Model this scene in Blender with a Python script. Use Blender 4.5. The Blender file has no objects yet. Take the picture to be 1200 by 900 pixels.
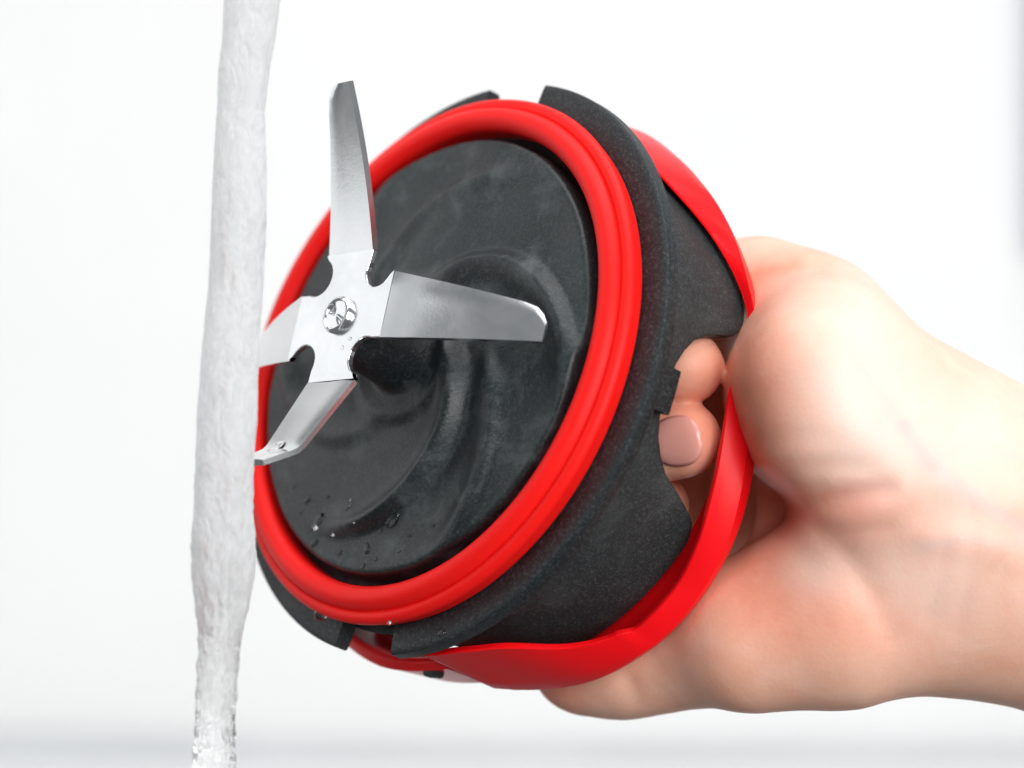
import bpy, math, random
import numpy as np
from mathutils import Vector, Matrix, noise as mnoise

random.seed(4)
rng = np.random.default_rng(7)
scene = bpy.context.scene
col = scene.collection
MM = 0.001
CAM_H = 0.178                      # lens axis above the counter

# ------------------------------------------------------------------ camera
cd = bpy.data.cameras.new('camera')
cam = bpy.data.objects.new('camera', cd)
col.objects.link(cam)
cam.location = (0, 0, CAM_H)
cam.rotation_euler = (math.radians(90), 0, 0)
cd.sensor_width = 36.0
cd.lens = 90.0
cd.clip_start = 0.01
cd.clip_end = 50.0
cd.dof.use_dof = True
cd.dof.focus_distance = 0.390
cd.dof.aperture_fstop = 11.0
scene.camera = cam

# ------------------------------------------------------------------ world
world = bpy.data.worlds.new('World')
scene.world = world
world.use_nodes = True
wn = world.node_tree
# a bright room above, its darker floor below
_tc = wn.nodes.new('ShaderNodeTexCoord')
_sx = wn.nodes.new('ShaderNodeSeparateXYZ')
_mr = wn.nodes.new('ShaderNodeMapRange')
_mr.interpolation_type = 'SMOOTHSTEP'
_mr.inputs['From Min'].default_value = -0.15
_mr.inputs['From Max'].default_value = 0.15
_mr.inputs['To Min'].default_value = 0.17
_mr.inputs['To Max'].default_value = 0.26
wn.links.new(_tc.outputs['Generated'], _sx.inputs[0])
wn.links.new(_sx.outputs['Z'], _mr.inputs['Value'])
wn.links.new(_mr.outputs[0], wn.nodes['Background'].inputs[1])
wn.nodes['Background'].inputs[0].default_value = (0.95, 0.98, 1.0, 1)

# ------------------------------------------------------------------ lamps (soft area lights; left, front and wall ones are added)
def area(name, loc, target, sx, sy, power, colour=(1, 1, 1)):
    ld = bpy.data.lights.new(name, 'AREA')
    ld.shape = 'RECTANGLE'
    ld.size, ld.size_y = sx, sy
    ld.energy = power
    ld.color = colour
    o = bpy.data.objects.new(name, ld)
    col.objects.link(o)
    o.location = loc
    d = Vector(target) - Vector(loc)
    o.rotation_euler = d.to_track_quat('-Z', 'Y').to_euler()
    return o

area('softbox_top', (0.10, 0.25, 1.15), (0.03, 0.42, 0.16), 1.1, 0.9, 8.5)
area('reflection_fill_left', (-1.16, 0.40, 0.60), (0.0, 0.42, 0.17), 1.6, 0.93, 4.4)  # added; shaped for the bright-to-dark reflections on the blades
area('fill_front', (0.32, -0.78, 0.55), (0.0, 0.42, 0.17), 0.8, 0.6, 8.0)  # added fill from the camera side to brighten gasket and hand
area('softbox_right', (0.75, -0.55, 0.30), (0.06, 0.42, 0.17), 0.7, 0.7, 9.8)
area('fill_wall', (0.0, 0.72, 1.3), (0.0, 1.5, 0.15), 1.8, 0.5, 5.0)  # added fill that lifts the back wall to near white

vs = scene.view_settings
vs.view_transform = 'Standard'
vs.look = 'None'
vs.exposure = 0.0
vs.gamma = 1.0
vs.use_curve_mapping = False

# ------------------------------------------------------------------ helpers
def tag(o, label=None, cat=None, group=None, kind=None):
    if label: o['label'] = label
    if cat: o['category'] = cat
    if group: o['group'] = group
    if kind: o['kind'] = kind
    return o

def mesh_obj(name, verts, faces, m, parent=None, smooth=True, sharp=None):
    me = bpy.data.meshes.new(name)
    me.from_pydata([tuple(v) for v in verts], [], [tuple(int(i) for i in f) for f in faces])
    me.validate()
    me.update()
    if smooth:
        me.polygons.foreach_set('use_smooth', [True] * len(me.polygons))
        if sharp is not None:
            me.set_sharp_from_angle(angle=math.radians(sharp))
    me.materials.append(m)
    o = bpy.data.objects.new(name, me)
    col.objects.link(o)
    if parent is not None:
        o.parent = parent
    return o

def recalc(o):
    import bmesh
    bm = bmesh.new()
    bm.from_mesh(o.data)
    bmesh.ops.recalc_face_normals(bm, faces=bm.faces)
    bm.to_mesh(o.data)
    bm.free()

def grid_faces(nu, nv, wrap_u=False, wrap_v=False):
    f = []
    for i in range(nu if wrap_u else nu - 1):
        for j in range(nv if wrap_v else nv - 1):
            a = i * nv + j
            b = ((i + 1) % nu) * nv + j
            c = ((i + 1) % nu) * nv + (j + 1) % nv
            d = i * nv + (j + 1) % nv
            f.append((a, b, c, d))
    return f

def sweep(name, sections, m, parent, closed_ring, sharp=35, cap=True):
    """sections: list over theta of closed loops of (r, z, theta_deg) in mm."""
    nu, nv = len(sections), len(sections[0])
    v = []
    for s in sections:
        for r, z, t in s:
            a = math.radians(t)
            v.append((r * math.cos(a) * MM, r * math.sin(a) * MM, z * MM))
    f = grid_faces(nu, nv, closed_ring, True)
    if not closed_ring and cap:
        f.append(tuple(range(nv)))
        f.append(tuple((nu - 1) * nv + j for j in range(nv)))
    o = mesh_obj(name, v, f, m, parent, True, None)
    recalc(o)
    if sharp:
        o.data.set_sharp_from_angle(angle=math.radians(sharp))
    return o

def cam_to_world(p):
    """(x right, y down, z forward) in mm from the lens -> world metres"""
    return Vector((p[0] * MM, p[2] * MM, CAM_H - p[1] * MM))

# ------------------------------------------------------------------ materials
def new_mat(name):
    m = bpy.data.materials.new(name)
    m.use_nodes = True
    nt = m.node_tree
    b = nt.nodes['Principled BSDF']
    return m, nt, b

def N(nt, t, **kw):
    n = nt.nodes.new(t)
    for k, v in kw.items():
        if k in n.inputs:
            n.inputs[k].default_value = v
        else:
            setattr(n, k, v)
    return n

def ramp(nt, fac, stops):
    r = nt.nodes.new('ShaderNodeValToRGB')
    e = r.color_ramp.elements
    while len(e) < len(stops):
        e.new(0.5)
    for i, (p, c) in enumerate(stops):
        e[i].position = p
        e[i].color = c if len(c) == 4 else (*c, 1)
    nt.links.new(fac, r.inputs[0])
    return r

def coords(nt, scale=(1, 1, 1)):
    tc = nt.nodes.new('ShaderNodeTexCoord')
    mp = nt.nodes.new('ShaderNodeMapping')
    mp.inputs['Scale'].default_value = scale
    nt.links.new(tc.outputs['Object'], mp.inputs[0])
    return mp.outputs[0]

def tex_noise(nt, vec, scale, detail=4, rough=0.55, dist=0.0):
    n = nt.nodes.new('ShaderNodeTexNoise')
    n.inputs['Scale'].default_value = scale
    n.inputs['Detail'].default_value = detail
    n.inputs['Roughness'].default_value = rough
    n.inputs['Distortion'].default_value = dist
    nt.links.new(vec, n.inputs['Vector'])
    return n.outputs[0]

def bump(nt, b, h, strength, dist):
    n = nt.nodes.new('ShaderNodeBump')
    n.inputs['Strength'].default_value = strength
    n.inputs['Distance'].default_value = dist
    nt.links.new(h, n.inputs['Height'])
    nt.links.new(n.outputs[0], b.inputs['Normal'])
    return n

def mixc(nt, fac, a, b_, mode='MIX'):
    n = nt.nodes.new('ShaderNodeMix')
    n.data_type = 'RGBA'
    n.blend_type = mode
    for sock, val in ((n.inputs[0], fac), (n.inputs[6], a), (n.inputs[7], b_)):
        if hasattr(val, 'links'):
            nt.links.new(val, sock)
        elif isinstance(val, (int, float)):
            sock.default_value = val
        else:
            sock.default_value = (*val, 1)
    return n.outputs[2]

def dark_plastic(name, c0, c1, c2, rough=0.5, grain=0.5, wear=0.5):
    m, nt, b = new_mat(name)
    v = coords(nt)
    n1 = tex_noise(nt, v, 45, 5, 0.6, 0.6)
    n2 = tex_noise(nt, v, 2400, 3, 0.75)
    n3 = tex_noise(nt, v, 130, 7, 0.72, 0.3)
    base = ramp(nt, n1, [(0.32, c0), (0.68, c1)])
    smudge = ramp(nt, n3, [(0.50, (0, 0, 0)), (0.78, (wear,) * 3)])
    c = mixc(nt, smudge.outputs[0], base.outputs[0], c2)
    sp = ramp(nt, n2, [(0.50, (0, 0, 0)), (0.74, (grain,) * 3)])
    c = mixc(nt, sp.outputs[0], c, c2)
    nt.links.new(c, b.inputs['Base Color'])
    rr = ramp(nt, n3, [(0.3, (rough - 0.08,) * 3), (0.75, (rough + 0.12,) * 3)])
    nt.links.new(rr.outputs[0], b.inputs['Roughness'])
    b.inputs['Specular IOR Level'].default_value = 0.40
    bump(nt, b, n2, 0.5, 0.00014)
    return m

M_FACE = dark_plastic('face_plastic', (0.005, 0.009, 0.0105), (0.014, 0.021, 0.023), (0.17, 0.19, 0.195), 0.37, 0.24, 0.45)
M_FLANGE = dark_plastic('flange_plastic', (0.006, 0.010, 0.0115), (0.011, 0.016, 0.018), (0.13, 0.14, 0.15), 0.50, 0.50, 0.10)
M_SKIRT = dark_plastic('skirt_plastic', (0.013, 0.017, 0.018), (0.023, 0.028, 0.030), (0.14, 0.15, 0.15), 0.50, 0.38, 0.22)

def red_mat(name, c, rough, coat=0.0):
    m, nt, b = new_mat(name)
    v = coords(nt)
    n1 = tex_noise(nt, v, 60, 4, 0.6)
    r = ramp(nt, n1, [(0.3, tuple(x * 0.93 for x in c)), (0.7, c)])
    nt.links.new(r.outputs[0], b.inputs['Base Color'])
    rr = ramp(nt, n1, [(0.3, (rough - 0.05,) * 3), (0.7, (rough + 0.07,) * 3)])
    nt.links.new(rr.outputs[0], b.inputs['Roughness'])
    b.inputs['Specular IOR Level'].default_value = 0.18
    b.inputs['Coat Weight'].default_value = coat
    b.inputs['Coat Roughness'].default_value = 0.15
    bump(nt, b, tex_noise(nt, v, 900, 2, 0.5), 0.12, 0.0001)
    return m

M_GASKET = red_mat('red_silicone', (0.92, 0.010, 0.008), 0.45)
M_GASKET.node_tree.nodes['Principled BSDF'].inputs['Subsurface Weight'].default_value = 0.15
M_GASKET.node_tree.nodes['Principled BSDF'].inputs['Subsurface Radius'].default_value = (0.002, 0.0004, 0.0004)
M_GASKET.node_tree.nodes['Principled BSDF'].inputs['Subsurface Scale'].default_value = 1.0
M_COLLAR = red_mat('red_plastic', (0.88, 0.004, 0.008), 0.32, 0.05)

def steel(name, rough, scale=(1, 1, 1)):
    m, nt, b = new_mat(name)
    v = coords(nt, scale)
    n1 = tex_noise(nt, v, 90, 5, 0.6, 0.8)
    n2 = tex_noise(nt, v, 2200, 2, 0.6)
    r = ramp(nt, n1, [(0.3, (0.70, 0.72, 0.73)), (0.7, (0.84, 0.85, 0.86))])
    nt.links.new(r.outputs[0], b.inputs['Base Color'])
    b.inputs['Metallic'].default_value = 1.0
    rr = ramp(nt, n1, [(0.25, (rough + 0.02,) * 3), (0.75, (rough + 0.08,) * 3)])
    nt.links.new(rr.outputs[0], b.inputs['Roughness'])
    bump(nt, b, n2, 0.10, 0.00006)
    return m

M_STEEL = steel('brushed_steel', 0.15)
M_BOLT = steel('bolt_steel', 0.10)

def skin_mat():
    m, nt, b = new_mat('skin')
    v = coords(nt)
    at = nt.nodes.new('ShaderNodeAttribute')
    at.attribute_name = 'skin_tone'
    sep = nt.nodes.new('ShaderNodeSeparateColor')
    nt.links.new(at.outputs['Color'], sep.inputs[0])
    n1 = tex_noise(nt, v, 95, 6, 0.65, 0.6)
    n2 = tex_noise(nt, v, 230, 4, 0.6)
    base = ramp(nt, n1, [(0.30, (0.82, 0.415, 0.285)), (0.70, (0.88, 0.545, 0.415))])
    red = ramp(nt, n2, [(0.3, (0.78, 0.265, 0.165)), (0.7, (0.83, 0.34, 0.23))])
    c = mixc(nt, sep.outputs[0], base.outputs[0], red.outputs[0])
    c = mixc(nt, sep.outputs[1], c, (0.84, 0.67, 0.59))
    c = mixc(nt, sep.outputs[2], c, (0.56, 0.50, 0.50))
    nt.links.new(c, b.inputs['Base Color'])
    b.inputs['Roughness'].default_value = 0.46
    b.inputs['Specular IOR Level'].default_value = 0.35
    b.inputs['Subsurface Weight'].default_value = 0.35
    b.inputs['Subsurface Radius'].default_value = (1.0, 0.35, 0.18)
    b.inputs['Subsurface Scale'].default_value = 0.003
    vo = N(nt, 'ShaderNodeTexVoronoi', Scale=1500.0)
    nt.links.new(v, vo.inputs['Vector'])
    add = nt.nodes.new('ShaderNodeMath')
    add.operation = 'MULTIPLY_ADD'
    nt.links.new(vo.outputs[0], add.inputs[0])
    add.inputs[1].default_value = 0.5
    nt.links.new(n2, add.inputs[2])
    bump(nt, b, add.outputs[0], 0.22, 0.00022)
    return m
M_SKIN = skin_mat()

m, nt, b = new_mat('fingernail')
b.inputs['Base Color'].default_value = (0.80, 0.35, 0.29, 1)
b.inputs['Roughness'].default_value = 0.18
b.inputs['Subsurface Weight'].default_value = 0.2
b.inputs['Subsurface Scale'].default_value = 0.002
bump(nt, b, tex_noise(nt, coords(nt), 300, 2), 0.1, 0.0002)
M_NAIL = m

def water_mat(name, white):
    m, nt, b = new_mat(name)
    v = coords(nt, (1, 1, 0.45))
    out = nt.nodes['Material Output']
    b.inputs['Base Color'].default_value = (1, 1, 1, 1)
    b.inputs['Transmission Weight'].default_value = 1.0
    b.inputs['IOR'].default_value = 1.33
    b.inputs['Roughness'].default_value = 0.03
    if white > 0:
        n1 = tex_noise(nt, v, 260, 4, 0.65, 1.2)
        d = nt.nodes.new('ShaderNodeBsdfDiffuse')
        d.inputs[0].default_value = (0.90, 0.915, 0.92, 1)
        t = nt.nodes.new('ShaderNodeBsdfTranslucent')
        t.inputs[0].default_value = (0.93, 0.945, 0.95, 1)
        ms = nt.nodes.new('ShaderNodeMixShader')
        ms.inputs[0].default_value = 0.62
        nt.links.new(d.outputs[0], ms.inputs[1])
        nt.links.new(t.outputs[0], ms.inputs[2])
        mx = nt.nodes.new('ShaderNodeMixShader')
        sx = nt.nodes.new('ShaderNodeSeparateXYZ')
        nt.links.new(coords(nt), sx.inputs[0])
        mr = nt.nodes.new('ShaderNodeMapRange')      # air mixed in near the tap clears on the way down
        mr.inputs['From Min'].default_value = CAM_H - 0.052
        mr.inputs['From Max'].default_value = CAM_H - 0.027
        mr.inputs['To Min'].default_value = -0.42
        mr.inputs['To Max'].default_value = 0.38
        nt.links.new(sx.outputs['Z'], mr.inputs['Value'])
        fr0 = ramp(nt, n1, [(0.35, (max(0, white - 0.25),) * 3), (0.62, (min(1, white + 0.2),) * 3)])
        ad = nt.nodes.new('ShaderNodeMath'); ad.operation = 'ADD'; ad.use_clamp = True
        nt.links.new(fr0.outputs[0], ad.inputs[0]); nt.links.new(mr.outputs[0], ad.inputs[1])
        fr = ad
        nt.links.new(fr.outputs[0], mx.inputs[0])
        nt.links.new(b.outputs[0], mx.inputs[1])
        nt.links.new(ms.outputs[0], mx.inputs[2])
        nt.links.new(mx.outputs[0], out.inputs[0])
        n2 = tex_noise(nt, v, 420, 3, 0.6, 0.8)
        bm_ = bump(nt, b, n2, 0.8, 0.0010)
        nt.links.new(bm_.outputs[0], d.inputs['Normal'])
    return m
M_STREAM = water_mat('running_water', 0.42)
M_DROP = water_mat('water_drop', 0)

def plain(name, c, rough, scale=8, var=0.04, spec=0.3):
    m, nt, b = new_mat(name)
    n1 = tex_noise(nt, coords(nt), scale, 4, 0.6)
    r = ramp(nt, n1, [(0.3, tuple(max(0, x - var) for x in c)), (0.7, tuple(min(1, x + var) for x in c))])
    nt.links.new(r.outputs[0], b.inputs['Base Color'])
    b.inputs['Roughness'].default_value = rough
    b.inputs['Specular IOR Level'].default_value = spec
    return m
M_WALL = plain('white_wall_paint', (0.80, 0.80, 0.795), 0.6, 6, 0.015)
M_COUNTER = plain('white_counter', (0.74, 0.745, 0.75), 0.35, 9, 0.02)
M_TRIM = plain('grey_sealing_strip', (0.60, 0.62, 0.64), 0.4, 20, 0.05)
M_FRAME = plain('blue_grey_frame_paint', (0.40, 0.45, 0.52), 0.45, 20, 0.03)

# ------------------------------------------------------------------ setting
def box(name, x0, x1, y0, y1, z0, z1, m, parent=None, bevel=0.0):
    v = [(x, y, z) for x in (x0, x1) for y in (y0, y1) for z in (z0, z1)]
    f = [(0, 1, 3, 2), (4, 6, 7, 5), (0, 4, 5, 1), (2, 3, 7, 6), (0, 2, 6, 4), (1, 5, 7, 3)]
    o = mesh_obj(name, v, f, m, parent, False)
    if bevel:
        mod = o.modifiers.new('bevel', 'BEVEL')
        mod.width = bevel
        mod.segments = 3
    return o

WALL_Y = 1.25
tag(box('wall', -1.6, 1.6, WALL_Y, WALL_Y + 0.1, -0.05, 1.5, M_WALL), kind='structure')
tag(box('counter', -1.6, 1.6, 0.70, WALL_Y - 0.003, -0.04, 0.0, M_COUNTER), kind='structure')

# ------------------------------------------------------------------ the blade base: pose
aa, bb = 0.873, 0.438
n_c = np.array([-math.sin(aa) * math.cos(bb), -math.sin(aa) * math.sin(bb), -math.cos(aa)])
ex = np.array([1.0, 0, 0])
ex -= n_c * ex.dot(n_c)
ex /= np.linalg.norm(ex)
ey = np.cross(n_c, ex)
C0 = np.array([-11.537, -3.468, 407.932])
def im2w(v):
    return Vector((v[0], v[2], -v[1]))
rot = Matrix((im2w(ex), im2w(ey), im2w(n_c))).transposed()
base = bpy.data.objects.new('blender_blade_base', None)
base.empty_display_size = 0.03
col.objects.link(base)
base.matrix_world = Matrix.Translation(cam_to_world(C0)) @ rot.to_4x4()
tag(base, 'black and red round blender blade base with four steel blades, held sideways in the hand', 'blender base')
BASE_M = base.matrix_world.copy()

# ---- face: raised plug with moulded swirl relief and bearing post
def face_h(r, th):
    """height (mm) of the moulded face; th in radians"""
    h = 4.8 + 3.4 * (1 - min(1, r / 30.0)) ** 1.5
    d = math.degrees(th)
    def spiral(th0, k, w, amp, r0, r1):
        # ridge whose angle drifts with radius
        tc = th0 + k * (r - 12.0)
        dd = (d - tc + 180) % 360 - 180
        s = dd * math.pi / 180 * max(r, 4)
        asym = math.exp(-(s / (w if s > 0 else w * 2.6)) ** 2)
        win = 1 / (1 + math.exp(-(r - r0) * 0.9)) * 1 / (1 + math.exp((r - r1) * 0.9))
        return amp * asym * win
    for base_a, g in ((0, 1.0), (180, 0.4)):
        h += spiral(base_a - 28, -5.0, 2.2, 2.9 * g, 10, 30)
        h += spiral(base_a - 8, -2.9, 2.2, 1.7 * g, 18, 35.5)
        h += spiral(base_a + 52, -3.1, 2.4, 2.3 * g, 12, 35.5)
        h += spiral(base_a + 100, -2.4, 3.8, 0.6 * g, 12, 33)
    p = Vector((r * math.cos(th) * 0.12, r * math.sin(th) * 0.12, 1.7))
    h += 0.28 * mnoise.noise(p) * min(1, r / 10)
    # bearing post with a flared skirt
    if r < 13.5:
        h += 0.9 / (1 + math.exp((r - 12.2) * 2.4))
    if r < 9:
        h += 12.0 / (1 + math.exp((r - 6.9) * 4.0))
    return min(h, 20.4)

nr, nth = 84, 220
v, f = [], []
rs = np.concatenate([np.linspace(0.4, 12, 34), np.linspace(12.4, 35.6, nr - 34)])
for i in range(nth):
    t = 2 * math.pi * i / nth
    for r in rs:
        v.append((r * math.cos(t) * MM, r * math.sin(t) * MM, face_h(r, t) * MM))
    e = face_h(35.6, t)
    for r, z in ((36.1, e - 0.15), (36.4, e - 0.55), (36.45, e - 1.2), (36.7, 1.2), (37.0, 0.6), (38.6, 0.45)):
        v.append((r * math.cos(t) * MM, r * math.sin(t) * MM, z * MM))
nv = len(rs) + 6
f = grid_faces(nth, nv, True, False)
v.append((0, 0, face_h(0, 0) * MM))
for i in range(nth):
    f.append((len(v) - 1, i * nv, ((i + 1) % nth) * nv))
face = mesh_obj('face_disc', v, f, M_FACE, base, True, None)
recalc(face)
face['label'] = 'charcoal moulded disc with swirl relief under the blades'

# ---- gasket: two rounded ridges
prof = []
def arc(cx, cz, rr, a0, a1, n):
    return [(cx + rr * math.cos(math.radians(a)), cz + rr * math.sin(math.radians(a))) for a in np.linspace(a0, a1, n)]
prof += [(38.3, 0.5)]
prof += arc(40.1, 3.6, 2.0, 188, 5, 14)
prof += [(41.92, 3.6), (42.0, 3.25), (42.12, 3.2)]
prof += arc(42.8, 2.85, 1.2, 140, -35, 12)
prof += [(43.7, 1.7), (43.35, 0.5)]
secs = []
for i in range(200):
    t = 360.0 * i / 200
    w = 0.10 * mnoise.noise(Vector((math.cos(math.radians(t)) * 2, math.sin(math.radians(t)) * 2, 3)))
    secs.append([(r + w, z + w, t) for r, z in prof])
gasket = sweep('gasket', secs, M_GASKET, base, True, 50)
gasket['label'] = 'red silicone sealing ring with two ridges'

# ---- flange: two arcs separated by two notches
def flange(t0, t1):
    secs = []
    ts = np.linspace(t0, t1, 110)
    for t in ts:
        secs.append([(38.6, 0.2, t), (43.2, 0.2, t), (46.9, 0.14, t), (47.75, 0.05, t), (48.0, -0.18, t), (48.05, -2.2, t),
                     (47.8, -2.55, t), (46.0, -2.7, t), (40.0, -2.7, t)])
    o = sweep('flange', secs, M_FLANGE, base, False, 40)
    return o
fl1 = flange(-101.8, 60.6)
fl2 = flange(77.0, 241.8)
# ledge ring joining both arcs below the gasket
secs = [[(38.7, -0.1, t), (42.0, -0.1, t), (42.0, -2.9, t), (38.7, -2.9, t)] for t in np.linspace(0, 360, 160, endpoint=False)]
sweep('flange_ring', secs, M_FLANGE, base, True, 40)

# ---- skirt: tube with scalloped finger cut-outs
def skirt_edge(t):
    """rear edge z (mm) at angle t (deg)"""
    def one(t):
        xs = [-180, -90, -76, -61, -50, -46.5, -43.8, -42.6, -41.2, -39.5, -37, -34, -31, -27.5, -24, -20, -16, -13, -10, -8, -6.6, -5.6, -4.6, -3.2, -1, 2, 8, 40, 180]
        zs = [-25, -25, -25, -25.2, -24.8, -24.4, -23.4, -22.2, -20.2, -17.6, -13.4, -10.8, -9.0, -7.9, -7.4, -7.5, -8.3, -9.5, -11.3, -13.6, -16.0, -18.4, -20.2, -21.6, -22.6, -22.9, -23.0, -24, -25]
        return float(np.interp(t, xs, zs))
    t1 = (t + 180) % 360 - 180
    if -127 < t1 < -97.5 or 53 < t1 < 82.5:
        return -3.2
    t2 = (t1 + 180 + 180) % 360 - 180
    return max(one(t1), one(t2))
ts = np.concatenate([np.arange(-180, 180, 1.5), np.arange(-50, 6, 0.25), np.arange(130, 186, 0.25)])
ts = np.array(sorted(set(np.round((ts + 180) % 360 - 180, 3))))
secs = []
for t in ts:
    e = skirt_edge(t)
    zz = np.linspace(-2.6, e + 0.35, 9)
    outer = [(44.0 + 0.0 * z, z, t) for z in zz] + [(43.9, e + 0.08, t), (43.7, e, t)]
    inner = [(42.2, e, t), (42.0, e + 0.1, t)] + [(41.9, z, t) for z in zz[::-1]]
    secs.append(outer + inner)
skirt = sweep('skirt', secs, M_SKIRT, base, True, 45)
skirt['label'] = 'black tubular skirt with scalloped finger cut-out'
# closed floor of the hollow
v, f = [], []
for i in range(96):
    t = 2 * math.pi * i / 96
    for r, z in ((1.0, -2.0), (20, -2.0), (42.5, -2.0)):
        v.append((r * math.cos(t) * MM, r * math.sin(t) * MM, z * MM))
f = grid_faces(96, 3, True, False)
v.append((0, 0, -2.0 * MM))
for i in range(96):
    f.append((len(v) - 1, i * 3, ((i + 1) % 96) * 3))
mesh_obj('hollow_floor', v, f, M_SKIRT, base)

# locking tab on the skirt beside the cut-out
secs = []
for t in np.linspace(-27.0, -18.6, 8):
    secs.append([(43.6, -2.8, t), (46.3, -2.9, t), (46.6, -3.2, t), (46.6, -6.6, t), (46.4, -7.0, t), (43.6, -7.1, t)])
sweep('locking_tab', secs, M_FLANGE, base, False, 30)
# thin ridge under the flange
for t0_, t1_ in ((-96.5, 52.0), (83.5, 232.0)):
    secs = [[(43.8, -2.6, t), (45.1, -2.6, t), (45.2, -3.6, t), (43.8, -4.0, t)] for t in np.linspace(t0_, t1_, 60)]
    sweep('flange_rib', secs, M_FLANGE, base, False, 30)

# ---- red collar
# theta, ridge radius, ridge z, outer radius, outer z, back z
COLLAR = [(-141, 47.6, -11.0, 49.0, -12.0, -22), (-120, 47.2, -10.5, 48.6, -11.5, -22.5), (-106, 46.6, -9.8, 47.6, -11, -22.5), (-99.5, 46.6, -9.4, 47.6, -10.6, -22),
          (-97.5, 47.4, -3.6, 48.7, -19.2, -21), (-90, 47.8, -4.6, 49, -23.6, -24.8), (-82, 48.4, -7.6, 50, -24.7, -26.4), (-76, 49, -15.6, 50.8, -24.9, -27), (-70, 49.4, -19.6, 51.2, -25.0, -27),
          (-67.2, 49.4, -20.4, 51.2, -25.5, -27.4), (-65.8, 49.4, -22.4, 51.2, -25.8, -27.6), (-61, 49.2, -22.8, 51, -26.2, -28), (-54, 48.2, -23.8, 50.5, -26.5, -28.4), (-45, 47.4, -22.7, 49.8, -26.3, -28.4),
          (-38, 46.6, -21.5, 49, -25.4, -28), (-26, 45.6, -19.9, 47.5, -23.6, -26.8), (-18, 45.4, -18.8, 47, -22.1, -26), (-10, 45.4, -20.0, 46.6, -21.8, -25.6), (-4, 45.4, -22.0, 46.2, -22.8, -25),
          (2, 45.3, -22.0, 46.3, -22.2, -24.5), (6, 45.2, -20.8, 46.6, -21.0, -24), (10, 45.2, -19.3, 47.0, -20.0, -22.8), (15, 45.2, -17.0, 47.3, -19.2, -21.6), (20, 45.2, -14.2, 47.4, -18.3, -20.6),
          (25, 45.2, -10.8, 47.5, -17.5, -19.8), (30, 45.2, -8.6, 47.5, -16.6, -19), (40, 45.2, -6.4, 47.5, -15.8, -18.4), (50, 45.3, -5.4, 47.9, -15.8, -18.2), (60, 45.4, -5, 48.0, -15.6, -18), (66, 45.2, -5, 46.6, -12, -14),
          (90, 45.2, -5, 46.4, -6, -13.5), (140, 46, -6.5, 47.2, -7.5, -15), (200, 46.5, -10, 48, -11, -20)]
CT = [q[0] for q in COLLAR]
def collar_at(t):
    w = 0.0 if -100 < t < -95 else (1.2 if -69 < t < -63 else 4.0)      # round off the corners of the table
    off = np.linspace(-w, w, 9)
    wt = np.exp(-(off / (w * 0.6 + 1e-6)) ** 2) if w else np.ones(9)
    lo, hi = (-95, 200) if t >= -95 else ((-141, -100) if t <= -100 else (-141, 200))
    tt = np.clip(t + off, lo, hi)
    return [float((np.interp(tt, CT, [q[k] for q in COLLAR]) * wt).sum() / wt.sum()) for k in range(1, 6)]
secs = []
for t in np.arange(-141, 200.01, 0.75):
    Rr, zr, Ro, zo, zb = collar_at(t)
    ri = max(44.75, Rr - 1.1)
    secs.append([(ri, zb, t), (ri, zr - 0.8, t), (ri + 0.25, zr - 0.25, t), (Rr - 0.15, zr, t), (Rr + 0.15, zr - 0.08, t), (Rr + (Ro - Rr) * 0.3, zr + (zo - zr) * 0.22, t),
                 (Rr + (Ro - Rr) * 0.85, zr + (zo - zr) * 0.75, t), (Ro, zo, t), (Ro - 0.15, zo - 0.5, t), (Ro - 1.0, zb, t)])
collar = sweep('collar', secs, M_COLLAR, base, False, 28)
collar['label'] = 'glossy red grip collar around the back of the skirt'
# inner shelf of the collar, reaching in behind the skirt
secs = []
for t in np.arange(-140, 199.01, 1.5):
    Rr, zr, Ro, zo, zb = collar_at(t)
    zs_ = min(-26.0, zb + 1.8) if t < -3 and t > -98 else zb + 1.4
    ri = max(44.75, Rr - 1.1)
    r0_ = 41.0 if (t < -3 and t > -98) else 44.3
    secs.append([(r0_, zs_ - 1.3, t), (ri + 0.4, zs_ - 1.3, t), (ri + 0.4, zs_, t), (r0_, zs_ - 0.1, t)])
sweep('collar_shelf', secs, M_COLLAR, collar, False, 40)
secs = []
for t in np.linspace(-107.2, -104.4, 4):
    secs.append([(46.4, -10.8, t), (48.2, -11.2, t), (48.4, -11.8, t), (48.4, -12.8, t), (48.1, -13.4, t), (46.4, -13.6, t)])
sweep('latch_peg', secs, M_FLANGE, collar, False, 30)

# ---- blades
HUB_Z = 21.5
TH = 1.1
blade = None
def blade_frame(ang):
    A = math.radians(ang)
    return np.array([math.cos(A), math.sin(A), 0]), np.array([-math.sin(A), math.cos(A), 0])
ANGS = [74.5, -15.5, -105.5, 164.5]
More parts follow.
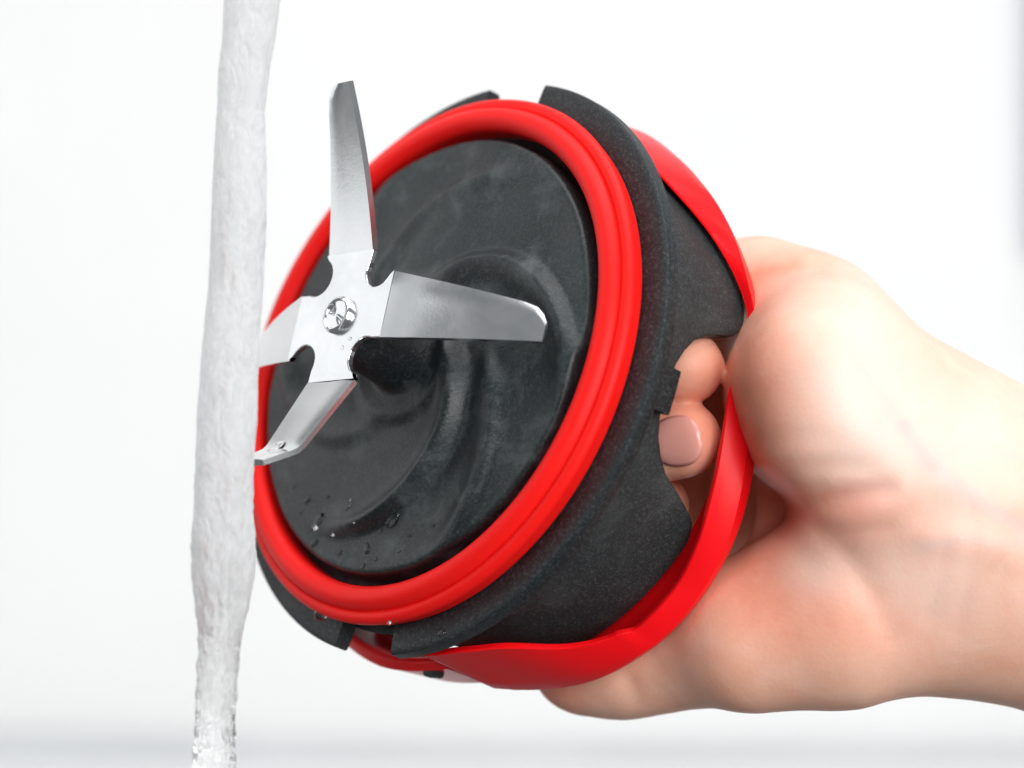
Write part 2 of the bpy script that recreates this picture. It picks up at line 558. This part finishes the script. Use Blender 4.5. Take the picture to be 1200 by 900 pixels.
# hub outline: between the arms a round relief
out2 = []
for k in range(4):
    a = ANGS[0] - 90 * k
    u, w = blade_frame(a)
    pL = u * 10.6 + w * 6.5
    pR = u * 10.6 - w * 4.3
    out2.append(pL); out2.append(pR)
    u2, w2 = blade_frame(a - 90)
    qL = u2 * 10.6 + w2 * 6.5
    # relief arc from pR to qL bulging towards the hub centre
    p1 = u * 8.6 - w * 4.2
    q1 = u2 * 9.7 + w2 * 5.9
    cen = (p1 + q1) / 2
    rad = np.linalg.norm(p1 - q1) / 2
    out2.append(p1)
    a0 = math.atan2(*(p1 - cen)[1::-1]); a1 = math.atan2(*(q1 - cen)[1::-1])
    while a1 < a0: a1 += 2 * math.pi
    mid = (a0 + a1) / 2
    pm = cen + rad * np.array([math.cos(mid), math.sin(mid), 0])
    if np.linalg.norm(pm) > np.linalg.norm(cen):
        a1 -= 2 * math.pi
    for s in np.linspace(0, 1, 14)[1:-1]:
        aq = a0 + (a1 - a0) * s
        out2.append(cen + rad * 0.98 * np.array([math.cos(aq), math.sin(aq), 0]))
    out2.append(q1)
nO = len(out2)
v = [(p[0] * MM, p[1] * MM, HUB_Z * MM) for p in out2] + [(p[0] * MM, p[1] * MM, (HUB_Z - TH) * MM) for p in out2]
f = [tuple(range(nO)), tuple(range(2 * nO - 1, nO - 1, -1))]
for i in range(nO):
    j = (i + 1) % nO
    if (np.linalg.norm(out2[i]) > 11 and np.linalg.norm(out2[j]) > 11):
        continue
    f.append((i, nO + i, nO + j, j))
blade = mesh_obj('blade', v, f, M_STEEL, base, False)
recalc(blade)
bv = blade.modifiers.new('bevel', 'BEVEL'); bv.width = 0.00018; bv.segments = 2; bv.limit_method = 'ANGLE'; bv.angle_limit = math.radians(50)
blade['label'] = 'cross-shaped stamped steel hub plate'

def arm(ang, slopes, tip_s, label):
    """slopes: function s -> slope angle (deg) along the arm"""
    u, w = blade_frame(ang)
    Ss = np.concatenate([np.linspace(0, 22, 23), np.linspace(22.5, 26.2, 12)])
    Ss = Ss[Ss <= tip_s + 1e-6]
    L, x, z, rows = 0, 0.0, 0.0, []
    prev = 0.0
    for s in Ss:
        sub = np.linspace(prev, s, 6)
        for q0, q1 in zip(sub[:-1], sub[1:]):
            phi = math.radians(slopes((q0 + q1) / 2))
            x += math.cos(phi) * (q1 - q0)
            z += math.sin(phi) * (q1 - q0)
        prev = s
        phi = math.radians(slopes(s))
        tp = np.interp(s, [0, 13, 22, 24.4, 25.6, 26.2], [6.5, 4.5, 3.0, 2.3, 1.2, 0.1])
        tm = np.interp(s, [0, 13, 26.2], [-4.3, -3.7, -3.0])
        rows.append((x, z, phi, tp, tm))
    v = []
    nW = 9
    for x, z, phi, tp, tm in rows:
        nx, nz = -math.sin(phi), math.cos(phi)
        top = []
        for k in range(nW):
            q = k / (nW - 1)
            tt = tm + (tp - tm) * q
            # ground cutting bevel along the + edge, faint dish across
            dz = -0.28 * max(0, (q - 0.82) / 0.18) - 0.10 * (1 - (2 * q - 1) ** 2)
            top.append((tt, dz))
        bot = [(tt, -TH) for tt, dz in top[::-1]]
        for tt, dz in top + bot:
            P = u * (10.6 + x + nx * dz) + w * tt + np.array([0, 0, HUB_Z + z + nz * dz])
            v.append(tuple(P * MM))
    f = grid_faces(len(rows), 2 * nW, False, True)
    nL = (len(rows) - 1) * 2 * nW
    for k in range(nW - 1):
        f.append((nL + k, nL + k + 1, nL + 2 * nW - 2 - k, nL + 2 * nW - 1 - k))
    o = mesh_obj('blade_arm', v, f, M_STEEL, blade, True)
    recalc(o)
    o.data.set_sharp_from_angle(angle=math.radians(32))
    o['label'] = label
    return o
up = lambda s: 19.0 + 0.42 * s
down = lambda s: -20.5 - 0.32 * s
def up_wing(s):
    return 24.5 if s < 13.0 else min(56, 24.5 + (s - 13.0) * 20)
arm(ANGS[0], up, 26.2, 'tapered steel blade bent upwards')
arm(ANGS[1], down, 26.2, 'tapered steel blade bent down towards the disc')
arm(ANGS[2], up_wing, 20.5, 'steel blade with its tip folded up')
arm(ANGS[3], down, 26.2, 'steel blade reaching into the water')

# bolt with a domed, dented head
def lathe(name, prof, m, parent, n=48, z0=0.0, sharp=40):
    v = []
    for i in range(n):
        t = 2 * math.pi * i / n
        for r, z in prof:
            v.append((r * math.cos(t) * MM, r * math.sin(t) * MM, (z0 + z) * MM))
    f = grid_faces(n, len(prof), True, False)
    if prof[-1][0] < 0.2:
        v.append((0, 0, (z0 + prof[-1][1]) * MM))
        k = len(prof)
        for i in range(n):
            f.append((len(v) - 1, i * k + k - 1, ((i + 1) % n) * k + k - 1))
    o = mesh_obj(name, v, f, m, parent, True)
    recalc(o)
    o.data.set_sharp_from_angle(angle=math.radians(sharp))
    return o
bolt = lathe('bolt', [(3.0, 0.0), (3.0, 0.75), (2.85, 1.0), (2.5, 1.15), (2.35, 1.05), (2.2, 0.85), (1.4, 0.95), (0.6, 1.05), (0.1, 1.08)], M_BOLT, blade, 48, HUB_Z)
mdl = bolt.data
for vv in mdl.vertices:
    r = math.hypot(vv.co.x, vv.co.y) / MM
    if r < 2.3:
        d = abs(vv.co.x * 0.8 + vv.co.y * 0.6) / MM
        vv.co.z -= 0.45 * MM * math.exp(-(d / 0.5) ** 2) * (1 if r > 0.4 else 0.7)
        vv.co.z += 0.25 * MM * math.sin(vv.co.x / MM * 2.2 + 1) * math.exp(-r)
lathe('washer', [(4.0, -1.3), (6.0, -1.3), (6.0, -2.6), (3.9, -2.7)], M_BOLT, blade, 48, HUB_Z)

# ------------------------------------------------------------------ the hand
F_PX = 3000.0
def Q(px, py, d):
    return np.array([(px - 600.0) / F_PX * d, (py - 450.0) / F_PX * d, d])

G = 0.85
x0, x1, y0, y1, z0, z1 = -2.0, 150.0, -38.0, 78.0, 366.0, 462.0
gx = np.arange(x0, x1, G, dtype=np.float32)
gy = np.arange(y0, y1, G, dtype=np.float32)
gz = np.arange(z0, z1, G, dtype=np.float32)
X, Y, Z = np.meshgrid(gx, gy, gz, indexing='ij')

def rcone(a, b, ra, rb, zs=1.0):
    """tapered capsule; zs>1 flattens it in depth"""
    a = np.array(a, np.float32); b = np.array(b, np.float32)
    d = b - a
    d = d * np.array([1, 1, zs], np.float32)
    px, py, pz = X - a[0], Y - a[1], (Z - a[2]) * zs
    L2 = float(d @ d) + 1e-9
    t = np.clip((px * d[0] + py * d[1] + pz * d[2]) / L2, 0, 1)
    q = np.sqrt((px - t * d[0]) ** 2 + (py - t * d[1]) ** 2 + (pz - t * d[2]) ** 2)
    return q - (ra + (rb - ra) * t)

def smin(a, b, k):
    h = np.clip(0.5 + 0.5 * (b - a) / k, 0, 1)
    return b + (a - b) * h - k * h * (1 - h)

def chain(pts, k=3.0, zs=1.0):
    s = None
    for (p, r), (p2, r2) in zip(pts[:-1], pts[1:]):
        c = rcone(p, p2, r, r2, zs)
        s = c if s is None else smin(s, c, k)
    return s

body = chain([(Q(1560, 830, 412), 31), (Q(1330, 706, 408), 23.0), (Q(1200, 648, 405), 20.4), (Q(1115, 612, 404), 21.6)], 5, 1.2)
# little-finger side of the palm
ulnar = chain([(Q(1165, 632, 403), 19.4), (Q(1075, 580, 401), 18.8), (Q(1015, 512, 397), 17.2), (Q(968, 456, 396), 14.6), (Q(968, 430, 402), 12.2), (Q(942, 394, 406), 12.0), (Q(888, 362, 413), 11.8)], 6, 1.05)
# pads that roll over the collar
pads = chain([(Q(972, 398, 392), 9.0), (Q(956, 442, 385), 10.8), (Q(978, 503, 384), 11.0), (Q(1018, 556, 386), 11.2), (Q(1070, 600, 393), 15)], 4)
thenar = chain([(Q(1090, 650, 403), 19.5), (Q(975, 716, 397), 14.4), (Q(880, 742, 398), 11.2), (Q(795, 752, 407), 9.6), (Q(742, 762, 410), 9.2),
                (Q(712, 768, 412), 8.8), (Q(676, 779, 413), 7.2)], 5)
core = chain([(Q(1050, 590, 412), 18), (Q(940, 480, 424), 16), (Q(890, 420, 430), 12)], 6)
core2 = chain([(Q(1030, 620, 412), 15), (Q(935, 600, 432), 14), (Q(870, 615, 444), 11)], 6)
body = smin(body, ulnar, 12)
body = smin(body, thenar, 12)
body = smin(body, core, 8)
body = smin(body, core2, 8)
body = smin(body, pads, 5.5)

def finger(pts, k=2.0):
    return chain([(Q(*p), r) for p, r in pts], k)
fingers = [
    finger([((884, 352, 424), 9.2), ((770, 395, 440), 7.6), ((742, 425, 414), 6.6), ((748, 436, 399), 6.4), ((803, 430, 393), 5.9)]),
    finger([((888, 432, 430), 9.8), ((752, 470, 446), 8.0), ((722, 512, 418), 7.0), ((742, 522, 397), 6.6), ((800, 515, 393), 6.0)]),
    finger([((892, 500, 434), 10.0), ((752, 540, 452), 8.2), ((705, 590, 428), 7.0), ((722, 598, 412), 6.4), ((768, 592, 402), 5.4)]),
    finger([((900, 560, 436), 10.0), ((770, 610, 452), 8.2), ((722, 660, 430), 7.0), ((742, 664, 414), 6.2)]),
]
fset = fingers[0]
for fg in fingers[1:]:
    fset = smin(fset, fg, 0.7)
sdf = smin(body, fset, 0.7)
# creases of the palm side, cut into the skin
GX = X / Z * F_PX + 600
GY = Y / Z * F_PX + 450
PALM_SIDE = np.clip((404 - Z) / 4, 0, 1)
def groove(pts, w, depth):
    global sdf
    d = None
    for (ax_, ay_), (bx_, by_) in zip(pts[:-1], pts[1:]):
        dx, dy = bx_ - ax_, by_ - ay_
        t = np.clip(((GX - ax_) * dx + (GY - ay_) * dy) / (dx * dx + dy * dy), 0, 1)
        q = np.hypot(GX - ax_ - t * dx, GY - ay_ - t * dy) / 7.6
        d = q if d is None else np.minimum(d, q)
    sdf = sdf + depth * np.exp(-(d / w) ** 2) * PALM_SIDE
groove([(858, 585), (884, 588), (902, 595)], 3.4, 3.6)
groove([(858, 620), (880, 612), (900, 602)], 3.0, 2.5)
groove([(870, 604), (912, 598), (945, 592), (990, 582), (1040, 574)], 1.7, 0.75)
groove([(898, 556), (940, 549), (990, 545), (1020, 550)], 1.5, 0.3)
groove([(886, 520), (930, 513), (975, 516)], 1.4, 0.18)
groove([(870, 334), (895, 319), (930, 310), (962, 314)], 1.3, 0.45)
groove([(930, 604), (985, 640), (1018, 690), (1045, 745)], 1.9, 0.35)
groove([(1088, 720), (1108, 650), (1104, 570), (1085, 500)], 1.4, 0.28)
groove([(1122, 740), (1142, 650), (1132, 560), (1118, 500)], 1.4, 0.24)
groove([(960, 618), (1000, 625), (1040, 618)], 1.2, 0.25)
groove([(900, 585), (925, 575), (960, 570)], 1.1, 0.3)
groove([(738, 800), (746, 822), (748, 845)], 1.4, 0.45)
# tendons of the wrist
groove([(1080, 628), (1180, 645), (1320, 700)], 2.6, -0.55)
groove([(1110, 565), (1200, 595), (1320, 650)], 2.2, -0.4)

# surface nets
def surface_nets(S):
    ins = S < 0
    nx, ny, nz = S.shape
    cnt = np.zeros((nx - 1, ny - 1, nz - 1), np.int8)
    for i in (0, 1):
        for j in (0, 1):
            for k in (0, 1):
                cnt += ins[i:nx - 1 + i, j:ny - 1 + j, k:nz - 1 + k]
    act = (cnt > 0) & (cnt < 8)
    idx = -np.ones(act.shape, np.int64)
    ijk = np.argwhere(act)
    idx[act] = np.arange(len(ijk))
    acc = np.zeros((len(ijk), 3)); num = np.zeros(len(ijk))
    I, J, K = ijk.T
    cor = [(i, j, k) for i in (0, 1) for j in (0, 1) for k in (0, 1)]
    for a in cor:
        for ax in range(3):
            if a[ax] == 1: continue
            b = list(a); b[ax] = 1
            sa = S[I + a[0], J + a[1], K + a[2]]; sb = S[I + b[0], J + b[1], K + b[2]]
            mk = (sa < 0) != (sb < 0)
            t = np.where(mk, sa / np.where(mk, sa - sb, 1), 0)
            p = np.array(a, float)[None] + t[:, None] * (np.array(b) - np.array(a))[None]
            acc[mk] += p[mk]; num[mk] += 1
    V = ijk + acc / num[:, None]
    quads = []
    for ax in range(3):
        o1, o2 = (ax + 1) % 3, (ax + 2) % 3
        sl = [slice(None)] * 3
        a = ins[tuple(slice(0, -1) if q == ax else slice(1, -1) for q in range(3))]
        b = ins[tuple(slice(1, None) if q == ax else slice(1, -1) for q in range(3))]
        for flip in (False, True):
            E = np.argwhere((a & ~b) if not flip else (~a & b))
            if not len(E): continue
            E = E.copy()
            E[:, o1] += 1; E[:, o2] += 1
            def cell(d1, d2):
                c = E.copy(); c[:, o1] -= d1; c[:, o2] -= d2
                return idx[c[:, 0], c[:, 1], c[:, 2]]
            q = np.stack([cell(1, 1), cell(0, 1), cell(0, 0), cell(1, 0)], 1)
            quads.append(q[:, ::-1] if flip else q)
    return V, np.concatenate(quads)
SV, SQ = surface_nets(sdf)
SQ = SQ[(SQ >= 0).all(1)]
Pc = np.stack([x0 + SV[:, 0] * G, y0 + SV[:, 1] * G, z0 + SV[:, 2] * G], 1)
Wv = np.stack([Pc[:, 0] * MM, Pc[:, 2] * MM, CAM_H - Pc[:, 1] * MM], 1)
org = np.array(cam_to_world(Q(1100, 610, 404)))
hand = mesh_obj('hand', Wv - org, SQ, M_SKIN)
hand.location = org
recalc(hand)
# skin colouring: red = flushed skin plus shade painted on palm flank and fingertips, green = pale skin, blue = veins
ppx = Pc[:, 0] / Pc[:, 2] * F_PX + 600
ppy = Pc[:, 1] / Pc[:, 2] * F_PX + 450
def blob(cx, cy, rx, ry):
    return np.exp(-(((ppx - cx) / rx) ** 2 + ((ppy - cy) / ry) ** 2))
def line(pts, w):
    d = np.full(len(ppx), 1e9)
    for (ax_, ay_), (bx_, by_) in zip(pts[:-1], pts[1:]):
        dx, dy = bx_ - ax_, by_ - ay_
        t = np.clip(((ppx - ax_) * dx + (ppy - ay_) * dy) / (dx * dx + dy * dy), 0, 1)
        d = np.minimum(d, np.hypot(ppx - ax_ - t * dx, ppy - ay_ - t * dy))
    return np.exp(-(d / w) ** 2)
front = (Pc[:, 2] < 405).astype(float)
redn = 0.75 * blob(1000, 600, 110, 35) + 0.8 * blob(890, 690, 90, 70) + 0.9 * blob(885, 470, 50, 130) + 0.4 * blob(1020, 725, 100, 40) + 0.9 * blob(650, 810, 40, 40) + 0.8 * line([(868, 335), (895, 318), (930, 310)], 12) \
    + 0.7 * line([(905, 602), (945, 592), (990, 580), (1040, 572)], 14) + 0.8 * blob(805, 490, 60, 90) + 0.4 * blob(960, 300, 30, 30) + 0.4 * blob(985, 400, 25, 90)
pale = 0.9 * blob(1010, 430, 70, 110) + 0.8 * blob(1130, 520, 130, 90) + 0.45 * blob(960, 670, 50, 35) + 0.5 * blob(1100, 690, 80, 60)
vein = (0.45 * line([(1060, 500), (1090, 545), (1150, 590), (1230, 640)], 9) + 0.30 * line([(1080, 640), (1130, 632), (1220, 640)], 8) + 0.25 * line([(985, 360), (1000, 420), (1060, 500)], 9)
        + 0.2 * line([(1090, 545), (1130, 520), (1220, 540)], 8)) * front
ca = hand.data.color_attributes.new('skin_tone', 'FLOAT_COLOR', 'POINT')
cols = np.ones((len(Pc), 4), np.float32)
cols[:, 0] = np.clip(redn, 0, 1); cols[:, 1] = np.clip(pale, 0, 0.9); cols[:, 2] = np.clip(vein, 0, 1)
ca.data.foreach_set('color', cols.ravel())
hand.data.polygons.foreach_set('use_smooth', [True] * len(hand.data.polygons))
tag(hand, 'bare left hand gripping the red collar from behind, wrist and palm turned up', 'hand')

# fingernails: curved plates set on the finger tips that show in the cut-out
def fingernail(p0, p1, r, length, width, lift=0.25, back=1.0, roll=0.0):
    a = np.array(cam_to_world(Q(*p0))); b_ = np.array(cam_to_world(Q(*p1)))
    d = b_ - a; d /= np.linalg.norm(d)
    view = np.array([0, -1.0, 0]) - d * (np.array([0, -1.0, 0]) @ d)
    view /= np.linalg.norm(view)
    side = np.cross(d, view)
    view = view * math.cos(roll) + side * math.sin(roll)
    side = np.cross(d, view)
    nu, nv2 = 13, 11
    v = []
    for i in range(nu):
        s = i / (nu - 1)
        wl = width * math.sqrt(max(0.02, 1 - abs(2 * s - 1) ** 2.4))
        for j in range(nv2):
            q = (j / (nv2 - 1) - 0.5) * 2
            an = q * wl / r * 0.5 * 1.1
            along = (s - 0.5) * length - back
            rr = r + lift - 0.35 * abs(2 * s - 1) ** 4 - 0.3 * abs(q) ** 4 - 0.4 * max(0, s - 0.5) ** 2
            P = b_ / MM + d * along + (view * math.cos(an) + side * math.sin(an)) * rr
            v.append(tuple(P * MM - org))
    o = mesh_obj('fingernail', v, grid_faces(nu, nv2), M_NAIL, hand)
    sm = o.modifiers.new('solid', 'SOLIDIFY'); sm.thickness = 0.0004; sm.offset = -1
    return o
fingernail((742, 522, 397), (800, 515, 393), 6.0, 8.2, 7.2, 0.22, -1.6, 0.0)

# ------------------------------------------------------------------ running water
SY = [-420, -200, 0, 40, 80, 130, 200, 260, 330, 390, 440, 490, 530, 600, 640, 680, 720, 750, 800, 850, 900, 1020, 1400, 1840]
SL = [268, 266, 263, 262, 257, 255, 250, 247, 245, 240, 235, 231, 229, 226, 224, 226, 230, 232, 229, 228, 227, 228, 226, 222]
SR = [336, 333, 330, 325, 317, 311, 313, 312, 308, 304, 302, 302, 299, 296, 298, 295, 288, 281, 277, 274, 277, 274, 276, 280]
SD = 372.0
v = []
ys = np.arange(-400, 1835, 2.4)
NA = 84
for y in ys:
    l, r = np.interp(y, SY, SL), np.interp(y, SY, SR)
    cx, hw = (l + r) / 2, (r - l) / 2
    amp = np.interp(y, [0, 450, 640, 740], [0.9, 0.9, 1.0, 1.35])
    for i in range(NA):
        a = 2 * math.pi * i / NA
        ca_, sa_ = math.cos(a), math.sin(a)
        p = Vector((ca_ * 1.5, sa_ * 1.5, y * 0.006))
        n1 = mnoise.noise(p * 1.0)
        n2 = mnoise.noise(Vector((ca_ * 5.5 + 5, sa_ * 5.5, y * 0.055 + 0.7 * n1)))
        n3 = mnoise.noise(Vector((ca_ * 11.0, sa_ * 11.0 + 9, y * 0.12 + n1)))
        rad = hw * (1 + amp * (0.08 * n1 + np.interp(y, [0, 500, 800], [0.018, 0.028, 0.085]) * n2 + np.interp(y, [0, 500, 800], [0.010, 0.016, 0.06]) * n3))
        P = Q(cx + rad * ca_, y, SD)
        P[2] += rad * sa_ * 0.8 / F_PX * SD
        v.append(tuple(cam_to_world(P)))
nY = len(ys)
f = grid_faces(nY, NA, False, True)
f.append(tuple(range(NA))); f.append(tuple((nY - 1) * NA + j for j in range(NA)))
sorg = Vector((float(np.mean([p[0] for p in v])), float(np.mean([p[1] for p in v])), 0.0))
stream = mesh_obj('water_stream', [tuple(Vector(p) - sorg) for p in v], f, M_STREAM)
stream.location = sorg
recalc(stream)
tag(stream, 'rippling white stream of tap water falling beside the steel blades', 'water')

# ------------------------------------------------------------------ water drops on the base
def local_to_world(p):
    return BASE_M @ Vector((p[0] * MM, p[1] * MM, p[2] * MM))
def px_to_local(px, py, h):
    d = np.array([(px - 600) / F_PX, (py - 450) / F_PX, 1.0])
    s = (C0 + n_c * h).dot(n_c) / d.dot(n_c)
    P = d * s - C0
    return np.array([P @ ex, P @ ey, h])
def drop(px, py, h, rx, ry, rz, ang, label, group, surf=None):
    p = px_to_local(px, py, h)
    if surf == 'face':
        for _ in range(6):
            r, t = math.hypot(p[0], p[1]), math.atan2(p[1], p[0])
            p = px_to_local(px, py, face_h(r, t))
    v = []
    nu, nv2 = 18, 9
    for i in range(nu):
        t = 2 * math.pi * i / nu
        wob = 1 + 0.12 * math.sin(2 * t + px) + 0.06 * math.sin(3 * t + py)
        for j in range(nv2):
            ph = math.pi / 2 * j / nv2
            x, y, z = rx * math.cos(ph) * math.cos(t) * wob, ry * math.cos(ph) * math.sin(t) * wob, rz * math.sin(ph) - 0.04
            v.append(((x * math.cos(ang) - y * math.sin(ang)) * MM, (x * math.sin(ang) + y * math.cos(ang)) * MM, z * MM))
    f = grid_faces(nu, nv2, True, False)
    v.append((0, 0, (rz - 0.04) * MM))
    for i in range(nu):
        f.append((len(v) - 1, i * nv2 + nv2 - 1, ((i + 1) % nu) * nv2 + nv2 - 1))
    f.append(tuple(i * nv2 for i in range(nu)))
    o = mesh_obj('water_drop', v, f, M_DROP)
    recalc(o)
    o.matrix_world = Matrix.Translation(local_to_world(p)) @ rot.to_4x4()
    return tag(o, label, 'water drop', group)
gf = 'water drops on the charcoal disc'
lf = 'small clear water drop lying on the charcoal disc near its lower rim'
for px, py, rx, ry, ang in [(430, 643, 0.9, 0.7, 1.9), (408, 593, 0.5, 1.5, -0.4), (372, 612, 0.8, 1.9, -0.8), (368, 636, 1.0, 0.6, 0.4), (391, 625, 0.7, 0.5, 0.2),
                            (360, 586, 0.7, 0.6, 0.3), (384, 583, 0.4, 0.35, 0.3), (447, 622, 0.35, 0.3, 0.2), (468, 645, 0.5, 0.3, 0.8), (425, 664, 0.7, 0.35, 0.5), (508, 616, 0.3, 0.3, 0), (352, 600, 0.45, 0.4, 0.5), (398, 648, 0.5, 0.4, 0.2), (412, 630, 0.35, 0.3, 0), (440, 655, 0.4, 0.3, 1), (345, 570, 0.35, 0.3, 0), (480, 628, 0.3, 0.25, 0), (415, 612, 0.3, 0.25, 0)]:
    drop(px, py, 5, rx, ry, 0.42 * min(rx, ry) + 0.12, ang, lf if max(rx, ry) < 1.4 else 'long streak-shaped water drop on the charcoal disc', gf if max(rx, ry) < 1.4 else 'water streaks on the charcoal disc', 'face')
drop(323, 526, 27.9, 2.3, 0.8, 0.7, 0.2, 'long water drop pooled in the fold of a steel blade', None)
for px, py, r_ in [(410, 397, 0.32), (401, 408, 0.36)]:
    drop(px, py, 21.52, r_, r_ * 1.2, 0.25, 0.3, 'minute water bead on the steel hub plate beside the bolt', 'water beads on the steel hub plate')
drop(460, 607, 5, 1.55, 1.25, 0.7, 0.6, 'largest round water drop lying on the charcoal disc', None, 'face')
gfl = 'water drops on the black flange'
for px, py, r_, lb in [(517, 741, 0.75, 'larger of two water drops on the black flange, beside its lower notch'), (555, 724, 0.6, 'smaller of two water drops on the black flange, farther from its lower notch')]:
    drop(px, py, 0.15, r_, r_ * 1.2, 0.5 * r_, 0.4, lb, gfl)
for px, py, r_ in [(449, 716, 0.45), (443, 718, 0.3), (456, 730, 0.4), (434, 714, 0.25)]:
    drop(px, py, 3.6, r_, r_, 0.55 * r_ + 0.1, 0.4, 'tiny water bead clinging to the red gasket', 'tiny water beads on the red gasket')
# drop hanging from the gasket
def bead(px, py, h, r_, label):
    p = px_to_local(px, py, h)
    v = []
    nu, nv2 = 20, 13
    for i in range(nu):
        t = 2 * math.pi * i / nu
        for j in range(nv2):
            ph = -math.pi / 2 + math.pi * (j + 0.5) / nv2
            s = 1 - 0.18 * max(0, math.sin(ph))
            v.append((r_ * s * math.cos(ph) * math.cos(t) * MM, r_ * s * math.cos(ph) * math.sin(t) * MM, r_ * 1.05 * math.sin(ph) * MM))
    f = grid_faces(nu, nv2, True, False)
    f.append(tuple(i * nv2 for i in range(nu))); f.append(tuple(i * nv2 + nv2 - 1 for i in range(nu)))
    o = mesh_obj('water_drop', v, f, M_DROP)
    recalc(o)
    o.location = local_to_world(p)
    return tag(o, label, 'water drop')
bead(376, 719, 2.4, 1.1, 'round water drop hanging from the lower edge of the red gasket')

# ------------------------------------------------------------------ blurred things along the wall
v = []
for xx, hh in ((-1.5, 0.011), (-0.20, 0.0075), (-0.06, 0.0025), (0.45, 0.0015)):
    v += [(xx, WALL_Y - 0.03, 0.0006), (xx, WALL_Y - 0.0035, 0.0006), (xx, WALL_Y - 0.0035, hh), (xx, WALL_Y - 0.03, hh)]
f = grid_faces(4, 4, False, True) + [(0, 1, 2, 3), (12, 13, 14, 15)]
strip = mesh_obj('sealing_strip', v, f, M_TRIM, None, False)
recalc(strip)
tag(strip, 'grey sealing strip where the white wall meets the counter', 'strip')
fr = box('door_frame', 0.2545, 0.33, WALL_Y - 0.03, WALL_Y - 0.001, 0.24, 1.3, M_FRAME, None, 0.003)
tag(fr, 'blurred blue-grey frame edge standing on the white wall', 'frame')
